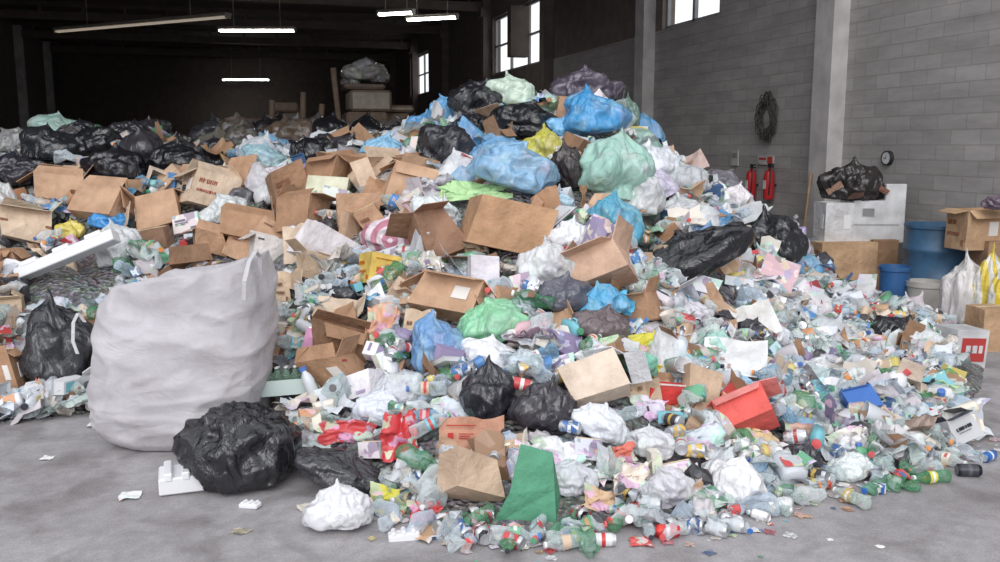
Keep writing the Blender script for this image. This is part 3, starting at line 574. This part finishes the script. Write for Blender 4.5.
# ------------------------------------------------------------ building
def joined(name,boxes_,mats,loc=(0,0,0),bev=0,rot=None):
    bm=bmesh.new()
    for lo,hi,mi in boxes_:
        r=bmesh.ops.create_cube(bm,size=1); lo=Vector(lo);hi=Vector(hi)
        bmesh.ops.scale(bm,vec=hi-lo,verts=r['verts']); bmesh.ops.translate(bm,vec=(lo+hi)/2,verts=r['verts'])
        for f in {f for v_ in r['verts'] for f in v_.link_faces}: f.material_index=mi
    if bev: bmesh.ops.bevel(bm,geom=bm.edges[:],offset=bev,segments=1,affect='EDGES')
    me=bpy.data.meshes.new(name); bm.to_mesh(me); bm.free()
    for m_ in mats: me.materials.append(m_)
    o=bpy.data.objects.new(name,me); scene.collection.objects.link(o); o.location=loc
    if rot: o.rotation_euler=rot
    return o
mf,nt,b=newmat('stained_concrete_floor'); n=tex(nt,'ShaderNodeTexNoise',.6,Detail=9.0,Roughness=.6); n2=tex(nt,'ShaderNodeTexNoise',7,Detail=9.0,Roughness=.75); n3=tex(nt,'ShaderNodeTexNoise',90,Detail=2.0); n4=tex(nt,'ShaderNodeTexNoise',2.4,Detail=9.0,Distortion=.8)
c1=ramp(nt,n.outputs[0],[(.35,lin('#949092')),(.5,lin('#a8a5a7')),(.66,lin('#b6b3b6'))]); c2=ramp(nt,n2.outputs[0],[(.35,(.76,.75,.75)),(.65,(1.06,1.06,1.06))]); c3=ramp(nt,n3.outputs[0],[(.3,(.82,.82,.82)),(.7,(1.08,1.08,1.08))]); c4=ramp(nt,n4.outputs[0],[(.36,(.76,.75,.74)),(.5,(1,1,1))])
nt.links.new(mixc(nt,1.0,mixc(nt,1.0,mixc(nt,1.0,c1,c2,'MULTIPLY'),c3,'MULTIPLY'),c4,'MULTIPLY'),b.inputs['Base Color']); b.inputs['Roughness'].default_value=.75; bump(nt,b,n2.outputs[0],.25,.01)
joined('floor',[((-14,-8,-.2),(12,58,0),0)],[mf])
mwall,nt,b=newmat('concrete_block_wall')
g=nt.nodes.new('ShaderNodeNewGeometry'); sx=nt.nodes.new('ShaderNodeSeparateXYZ'); cx=nt.nodes.new('ShaderNodeCombineXYZ'); nt.links.new(g.outputs['Position'],sx.inputs[0]); nt.links.new(sx.outputs['Y'],cx.inputs['X']); nt.links.new(sx.outputs['Z'],cx.inputs['Y'])
br=nt.nodes.new('ShaderNodeTexBrick'); nt.links.new(cx.outputs[0],br.inputs['Vector'])
for k_,v_ in (('Scale',1.0),('Mortar Size',.012),('Mortar Smooth',.8),('Brick Width',.5),('Row Height',.2),('Bias',0.0)): br.inputs[k_].default_value=v_
br.inputs['Color1'].default_value=(*lin('#aba8a7'),1); br.inputs['Color2'].default_value=(*lin('#9f9c9b'),1); br.inputs['Mortar'].default_value=(*lin('#94908e'),1)
n=N(nt,'ShaderNodeTexNoise',Scale=1.1,Detail=10.0,Roughness=.72); mp=nt.nodes.new('ShaderNodeMapping'); mp.inputs['Scale'].default_value=(.7,3,1); nt.links.new(cx.outputs[0],mp.inputs[0]); nt.links.new(mp.outputs[0],n.inputs['Vector'])
f=ramp(nt,n.outputs[0],[(.3,(.68,.67,.66)),(.7,(1.08,1.07,1.06))])
nt.links.new(mixc(nt,1.0,br.outputs[0],f,'MULTIPLY'),b.inputs['Base Color']); b.inputs['Roughness'].default_value=.9; bump(nt,b,br.outputs[1],-.3,.01)
def plain(name,c,r=.8,ns=3,amt=.25,metal=0):
    m_,nt,b=newmat(name); n=tex(nt,'ShaderNodeTexNoise',ns,Detail=6.0); f=ramp(nt,n.outputs[0],[(.3,(1-amt,)*3),(.7,(1+amt*.3,)*3)])
    nt.links.new(mixc(nt,1.0,lin(c),f,'MULTIPLY'),b.inputs['Base Color']); b.inputs['Roughness'].default_value=r; b.inputs['Metallic'].default_value=metal; return m_
mcol=plain('concrete_column','#b8b4b3'); mdark=plain('dark_plaster','#5a5049'); mroof=plain('dark_roof_sheet','#645b54'); msteel=plain('dark_steel','#5a4e46',.6); mfrm=plain('window_frame_paint','#8c8c8c',.5)  # plaster and roof sheet: dark brown base, random mottling
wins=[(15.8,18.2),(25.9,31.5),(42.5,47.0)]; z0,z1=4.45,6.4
mwd=plain('shaded_block_wall','#6e645e')  # darker copy of the block wall, interior shade put into its colour
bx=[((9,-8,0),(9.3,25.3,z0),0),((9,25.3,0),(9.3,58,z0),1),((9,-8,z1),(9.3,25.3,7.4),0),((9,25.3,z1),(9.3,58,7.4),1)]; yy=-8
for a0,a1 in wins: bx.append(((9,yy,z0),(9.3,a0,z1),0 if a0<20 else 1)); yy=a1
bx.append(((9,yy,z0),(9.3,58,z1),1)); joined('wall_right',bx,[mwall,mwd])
for i,(a0,a1) in enumerate(wins):
    n_=3 if a1-a0>3 else 2; fr=[]
    for k in range(n_+1):
        y_=a0+(a1-a0)*k/n_; fr.append(((9.1,y_-.05,z0),(9.18,y_+.05,z1),0))
    fr+= [((9.1,a0,z0),(9.18,a1,z0+.08),0),((9.1,a0,z1-.08),(9.18,a1,z1),0),((9.1,a0,(z0+z1)/2-.03),(9.18,a1,(z0+z1)/2+.03),0)]
    if i==1: fr+=[((8.5,a0+(a1-a0)/3-.1,z0+.3),(9.1,a0+(a1-a0)/3+.3,z1-.1),1)]
    joined('window_%d'%(i+1),fr,[mfrm,mdark])
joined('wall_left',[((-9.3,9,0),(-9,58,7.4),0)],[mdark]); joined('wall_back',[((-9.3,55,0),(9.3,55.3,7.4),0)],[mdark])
joined('ceiling',[((-9.3,9.5,7.4),(9.5,58,7.6),0)],[mroof])
bm_=[]
for i in range(7):
    y_=12.2+6.6*i
    bm_+=[((-9,y_-.12,6.7),(9,y_+.12,7.0),0),((-9,y_-.06,7.2),(9,y_+.06,7.35),0)]
    for k in range(12): bm_.append(((-9+1.5*k+.7,y_-.04,6.95),(-9+1.5*k+.8,y_+.04,7.25),0))
joined('roof_trusses',bm_,[msteel])
for i in range(7):
    y_=12.15+6.6*i
    joined('concrete_column',[((8.72,y_-.22,0),(9.0,y_+.22,7.2),0),((8.62,y_-.28,6.5),(9.0,y_+.28,6.8),0)],[mcol if i<2 else mwd])  # columns deeper in take the shaded wall colour
    if i>2: joined('concrete_column',[((-9.0,y_-.22,0),(-8.7,y_+.22,7.2),0)],[mcol])
me_=bpy.data.materials.new('fluorescent_tube'); me_.use_nodes=True; e=me_.node_tree.nodes['Principled BSDF']; e.inputs['Emission Color'].default_value=(1,.98,.95,1); e.inputs['Emission Strength'].default_value=25
mdim=bpy.data.materials.new('dim_strip_glow'); mdim.use_nodes=True; e=mdim.node_tree.nodes['Principled BSDF']; e.inputs['Emission Color'].default_value=(.75,.62,.48,1); e.inputs['Emission Strength'].default_value=.35  # weak warm emission added so the long strip shows bright
mfix=plain('fixture_enamel','#9a9488',.5)
def lamp(u,v,z,L,rz,tm=None):
    a_,b_=ray(u,v); d=(z-CAMH)/b_; p=W(a_*d,d)
    o=joined('fluorescent_light',[((-L/2,-.12,.04),(L/2,.12,.12),0),((-L/2+.05,-.07,-.02),(L/2-.05,-.02,.03),1),((-L/2+.05,.02,-.02),(L/2-.05,.07,.03),1),
      ((-L/2,-.1,-.03),(-L/2+.04,.1,.05),0),((L/2-.04,-.1,-.03),(L/2,.1,.05),0),((-L*.3,-.01,.1),(-L*.3+.02,.01,7.38-z),0),((L*.3,-.01,.1),(L*.3+.02,.01,7.38-z),0)],[mfix,tm or me_],loc=(p.x,p.y,z),rot=(0,0,rz))
lamp(257,31,5.5,2.4,-YAW); lamp(246,80,5.5,2.6,-YAW); lamp(396,14,5.6,1.1,-YAW-.35); lamp(432,19,5.6,1.6,-YAW-.35)
lamp(137,25,5.5,7.2,-YAW-.48,mdim)
mbale=[plain('bale_brown','#7c6a5c',.9,8),plain('bale_grey','#6a6a6a',.9,8),plain('bale_white','#9c9488',.9,8)]
bb=[]
for (u,vt,wpx,d) in [(365,84,40,19.5),(285,102,26,20),(258,118,30,20),(325,120,26,20),(395,105,30,20),(225,138,40,20)]:
    a_,b_=ray(u,vt); ztop=CAMH+b_*d; p=W(a_*d,d); w_=wpx*d/900/2; z=0; i=0
    while z<ztop-.05:
        hh=min(ztop-z,.45); j1,j2=.06*math.sin(i*2.3+u),.06*math.cos(i*1.7+u); bb.append(((p.x-w_+j1,p.y-w_+j2,z),(p.x+w_+j1,p.y+w_+j2,z+hh-.02),(i*2+int(u))%3)); z+=hh; i+=1
joined('baled_scrap_stack',bb,mbale,bev=.05)
def pole(name,p0,p1,r,mat):
    v_=Vector(p1)-Vector(p0); me=bpy.data.meshes.new(name); V,F=lathe([(0,0),(r,0),(r*.9,v_.length*.5),(r,v_.length),(0,v_.length)],10); me.from_pydata(V,[],F); me.materials.append(mat)
    o=bpy.data.objects.new(name,me); scene.collection.objects.link(o); o.location=p0; o.rotation_euler=v_.to_track_quat('Z','Y').to_euler(); return o
def airp(u,v,d): a_,b_=ray(u,v); p=W(a_*d,d); p.z=CAMH+b_*d; return p
for (u0,v0,u1,v1) in [(350,150,333,68),(300,150,303,92),(268,150,272,100),(310,152,322,104)]:
    p1=airp(u1,v1,19); p0=airp(u0,v0,19); p0.z=0; pole('leaning_timber_pole',p0,p1,.06,mbale[0])
a=Acc()
for k in range(60):
    u=ru(215,440); d=ru(16.5,19); p=airp(u,150,d); s_=ru(.3,.5); 
    top=CAMH+ray(u,rc([115,122,130,138,146]))[1]*d
    p.z=top-s_; a.add(rc(T_bag+T_tbag),Matrix.Translation(p)@Matrix.Diagonal((s_,s_,s_*.9,1)),[lin(rc(DK+['#6a6866','#8a8884','#7a6a5c','#9a9488']))])
    z=p.z-s_*.9
    while z>0.2: a.add(rc(T_bag),Matrix.Translation((p.x,p.y,z))@Matrix.Diagonal((s_*1.1,s_*1.1,s_*.8,1)),[lin(rc(DK+['#6a6866']))]); z-=s_*1.2
for k,(du,dv,s_,c) in enumerate([(-10,0,.3,'#a4a4a0'),(8,0,.32,'#8a8884'),(0,-6,.26,'#a4a4a8'),(14,4,.22,'#6a6866'),(-14,8,.2,'#5a5856')]):
    p=airp(365+du,74+dv,19.4); a.add(T_tbag[k],Matrix.Translation(p)@Matrix.Diagonal((s_,s_,s_*.7,1)),[lin(c)])
a.build('distant_sack_heap')
# ------------------------------------------------------------ right side props
mred=plain('extinguisher_red','#b82c30',.35,2,.1); mblk=plain('black_rubber','#26262a',.6); mwhite=plain('white_enamel','#d4d4d6',.5,4,.35); mblue=plain('blue_drum_plastic','#3f6484',.45,5,.4); mblue2=plain('blue_pail_plastic','#36649a',.4,5,.3)
mbuck=plain('beige_bucket','#bcb8b2',.5,5,.3); mrw=plain('brown_ply','#a08062',.8,6,.3); mwire=plain('wire_coil','#4a4642',.7); mprR=plain('print_red','#b8403c',.6); msilv=plain('dial_face','#d8dadc',.4)
def lat(name,prof,mats,loc,seg=32,rot=None):
    V,F=lathe(prof,seg); me=bpy.data.meshes.new(name); me.from_pydata(V,[],F); 
    for m_ in mats: me.materials.append(m_)
    for f in me.polygons: f.use_smooth=True
    o=bpy.data.objects.new(name,me); scene.collection.objects.link(o); o.location=loc
    if rot: o.rotation_euler=rot
    md=o.modifiers.new('e','EDGE_SPLIT'); md.split_angle=rad(40); return o
def wallp(u,v,x=9.0):
    a_,b_=ray(u,v); dx=a_*cy+sy; t=x/dx; p=W(a_*t,t); return Vector((x,p.y,CAMH+b_*t))
def floorp(u,d): 
    s=(u-500)/900*(d*cp+2*sp); return W(s,d)
for u in (751,769):
    p=wallp(u,183,8.88)
    e_=bpy.data.objects.new('fire_extinguisher',None); scene.collection.objects.link(e_); e_.location=p
    def ch(o,nm): o.name=nm; o.parent=e_
    ch(lat('c',[(0,-.28),(.08,-.28),(.09,-.25),(.09,.14),(.07,.2),(.03,.22),(.025,.26)],[mred],(0,0,0),20),'cylinder')
    ch(joined('v',[((-.02,-.02,.25),(.02,.02,.31),0),((-.02,-.1,.31),(.02,.03,.335),0),((-.015,-.11,.27),(.015,0,.29),0),((.05,-.05,-.05),(.12,.05,-.02),0)],[mblk]),'valve_handle')
    ch(joined('l',[((-.093,-.04,-.1),(-.088,.04,.05),0)],[mwhite]),'label')
    cu=bpy.data.curves.new('hose','CURVE'); cu.dimensions='3D'; cu.bevel_depth=.012; s_=cu.splines.new('BEZIER'); s_.bezier_points.add(2)
    for bp,co in zip(s_.bezier_points,[(-.02,-.03,.27),(-.06,-.12,.1),(-.05,-.08,-.2)]): bp.co=co; bp.handle_left_type=bp.handle_right_type='AUTO'
    cu.materials.append(mblk); o=bpy.data.objects.new('hose',cu); scene.collection.objects.link(o); o.parent=e_
p=wallp(766,160,8.97); joined('extinguisher_sign',[((-.01,-.24,-.08),(.01,.24,.08),0),((-.015,-.21,-.06),(-.01,-.06,.06),1),((-.015,-.02,0),(-.01,.2,.04),1)],[mcol,mprR],loc=p)
p=wallp(735,158,8.97); joined('wall_notice',[((-.01,-.12,-.14),(.01,.12,.14),0),((-.014,-.09,0),(-.01,.09,.09),1)],[mcol,mfrm],loc=p)
cu=bpy.data.curves.new('wire_coil','CURVE'); cu.dimensions='3D'; cu.bevel_depth=.008; s_=cu.splines.new('POLY'); npt=420; s_.points.add(npt-1)
for i in range(npt):
    t=i/npt*2*math.pi*13; r=.26+.07*math.sin(i*.7)+.09*noise.noise(Vector((i*.3,0,0)))
    s_.points[i].co=(.05*math.sin(i*.37),math.cos(t)*r*.85,math.sin(t)*r*1.25,1)
cu.materials.append(mwire); o=bpy.data.objects.new('hanging_wire_coil',cu); scene.collection.objects.link(o); o.location=wallp(766,117,8.9)
p=wallp(889,158,8.99); o=lat('wall_clock',[(0,.05),(.085,.05),(.09,.06),(.10,.06),(.105,0),(0,0)],[msilv,mblk],p,28,rot=(0,rad(-90),0)); 
for f in o.data.polygons:
    if 28<=f.index<28*4: f.material_index=1
o2=joined('hands',[((-.005,-.005,.052),(.005,.05,.056),0),((-.004,-.004,.052),(.04,.004,.056),0)],[mblk]); o2.parent=o
p0=floorp(798,13.6); pole('wooden_broomstick',p0,wallp(811,172,8.68),.02,mrw)
def place(u0,u1,v0,v1,d,dep,fn,yaw=0):
    sc=(d*cp)/900; a0,b0=ray((u0+u1)/2,v1); zb=max(0,CAMH+b0*d); zt=CAMH+ray((u0+u1)/2,v0)[1]*d
    w=(u1-u0)*sc; p=W((((u0+u1)/2)-500)/900*(d*cp),d,zb); return fn(w,dep,zt-zb,p,yaw)
def crate(w,dp,h,p,yaw,name='cardboard_box',mats=None,open_=False,seed=None,jit=.03):
    t=box_t(seed or int(w*977+h*331),w,dp,h,open_,jit,CARD,True,.4)
    a=Acc(); cols=mats or ['#c4a280','#c4a280','#9a6a50','#dccaa8','#e0dcd8']; a.add(t,Matrix.Translation((0,dp/2,h/2)),[lin(c) for c in cols]); return a.build(name,loc=p,rot=(0,0,-YAW+yaw),solid=.006)
place(826,886,243,300,11.9,.5,lambda *a:crate(*a,seed=2),.1)
place(880,905,240,300,12.0,.4,lambda *a:crate(*a,name='tall_cardboard_carton',mats=['#a08062','#a08062','#806050','#c8b090','#d8d0c8']),-.05)
place(829,861,203,243,12.1,.35,lambda *a:crate(*a,name='white_foam_box',mats=['#d6d6d8','#d0d0d4','#a0a0a8','#e4e4e4','#e4e4e4']),.1)
place(858,910,184,243,12.1,.06,lambda w,dp,h,p,yaw:joined('white_appliance_panel',[((-w/2,0,0),(w/2,dp,h*.72),0),((w*.1,0,h*.7),(w/2,dp,h),0),((-w/2,-.01,h*.3),(w*.4,0,h*.33),1),((-w*.35,-.012,h*.45),(-w*.1,0,h*.6),1)],[mwhite,mfrm],loc=p,rot=(0,0,-YAW),bev=.008))
a=Acc(); p=W((858-500)/900*12.2*cp,12.3,CAMH+ray(858,186)[1]*12.3)
a.add(bag_t(33,5,True,FILM,.30,.14),Matrix.Diagonal((.42,.24,.30,1)),[lin('#2e2a2a')])
for q_ in [(-.3,-.15,-.02,.14,'#a08070'),(.30,-.18,-.02,.16,'#7a5648'),(-.05,-.24,-.12,.16,'#5a4038')]:
    a.add(T_flat[int(q_[3]*100)%12],Matrix.Translation(q_[:3])@Euler((rad(60),q_[0]*2,q_[1]*3)).to_matrix().to_4x4()@Matrix.Diagonal((q_[3]*1.6,q_[3],q_[3],1)),[lin(q_[4])])
a.build('black_garbage_bag',loc=p,rot=(0,0,-YAW))
d=11.2; p=floorp(932,d); R=.37; zt=CAMH+ray(932,224)[1]*d
lat('blue_plastic_drum',[(0,0),(R*.92,0),(R*.96,.04),(R*.98,.3),(R*1.02,.32),(R*1.02,.36),(R*.98,.38),(R,.68),(R*1.04,.7),(R*1.04,.74),(R,.76),(R*.99,zt-.05),(R*1.05,zt-.04),(R*1.05,zt),(R*.97,zt),(R*.95,zt-.2),(0,zt-.2)],[mblue],p,40)
d=10.6; p=floorp(892,d); lat('blue_pail',[(0,0),(.155,0),(.16,.03),(.17,.52),(.185,.53),(.185,.58),(.17,.58),(.16,.4),(0,.4)],[mblue2],p,32)
d=10.4; p=floorp(923,d); lat('beige_bucket',[(0,0),(.17,0),(.2,.36),(.215,.37),(.215,.43),(.2,.43),(.18,.25),(0,.25)],[mbuck],p,32)
def bagat(name,u,d,w,h,z,col,mat=FILM,seed=3,mats=None):
    p=floorp(u,d); p.z=z; a=Acc(); a.add(bag_t(seed,5,True,mat,.2,.12),Matrix.Diagonal((w/2,w/2*.8,h/2/1.05,1)),[lin(col)]); return a.build(name,mats,loc=p+Vector((0,0,h*.3)),rot=(0,0,-YAW))
ystr=stripemat('yellow_striped_film','BANDS',3.5,'#d8c048','#d8d6d0','X',1.0)
bagat('white_sack',961,9.4,.46,.98,.05,'#ccc8c8',seed=3); bagat('yellow_striped_bag',985,9.2,.32,.95,.12,'#e0c850',seed=6,mats=[ystr]); bagat('yellow_striped_bag',1008,9.0,.4,.95,.12,'#d8d8dc',seed=7,mats=[ystr])
p=floorp(1003,10.3); crate(.5,.4,.9,p,0,'tall_cardboard_carton',['#a8886c','#a8886c','#806050','#c8b090','#d8d0c8']); place(970,1012,210,250,10.4,.35,lambda *a:crate(*a,open_=True,seed=4),.2)
bagat('purple_plastic_bag',990,10.2,.34,.2,1.28,'#6a5a68',seed=9)
p=floorp(996,8.6); crate(.30,.3,.42,p,.15)
p=floorp(969,7.9); joined('white_carton_with_red_print',[((-.17,0,0),(.17,.3,.36),0),((-.12,-.006,.07),(.14,-.001,.29),1),((-.07,-.009,.15),(-.02,-.006,.22),0),((0,-.009,.15),(.05,-.006,.22),0),((.07,-.009,.15),(.11,-.006,.22),0)],[mwhite,mprR],loc=p,rot=(0,rad(4),-YAW+.25),bev=.002)
# ------------------------------------------------------------ light
w=bpy.data.worlds.new('overcast_sky'); scene.world=w; w.use_nodes=True; bg=w.node_tree.nodes['Background']; bg.inputs[0].default_value=(.93,.95,1,1); bg.inputs[1].default_value=1.2
l=bpy.data.lights.new('daylight_sun','SUN'); l.energy=1.65; l.angle=rad(48); l.color=(1,.985,.97); lo=bpy.data.objects.new('daylight_sun',l); scene.collection.objects.link(lo)
lo.rotation_euler=Vector((.35,1,-.67)).to_track_quat('-Z','Y').to_euler(); lo.location=(0,-5,10)
c=bpy.data.cameras.new('camera'); c.lens=32.4; c.sensor_width=36; c.clip_end=200; o=bpy.data.objects.new('camera',c); scene.collection.objects.link(o)
o.location=(0,0,CAMH); o.rotation_euler=(rad(90)-PIT,0,-YAW); scene.camera=o
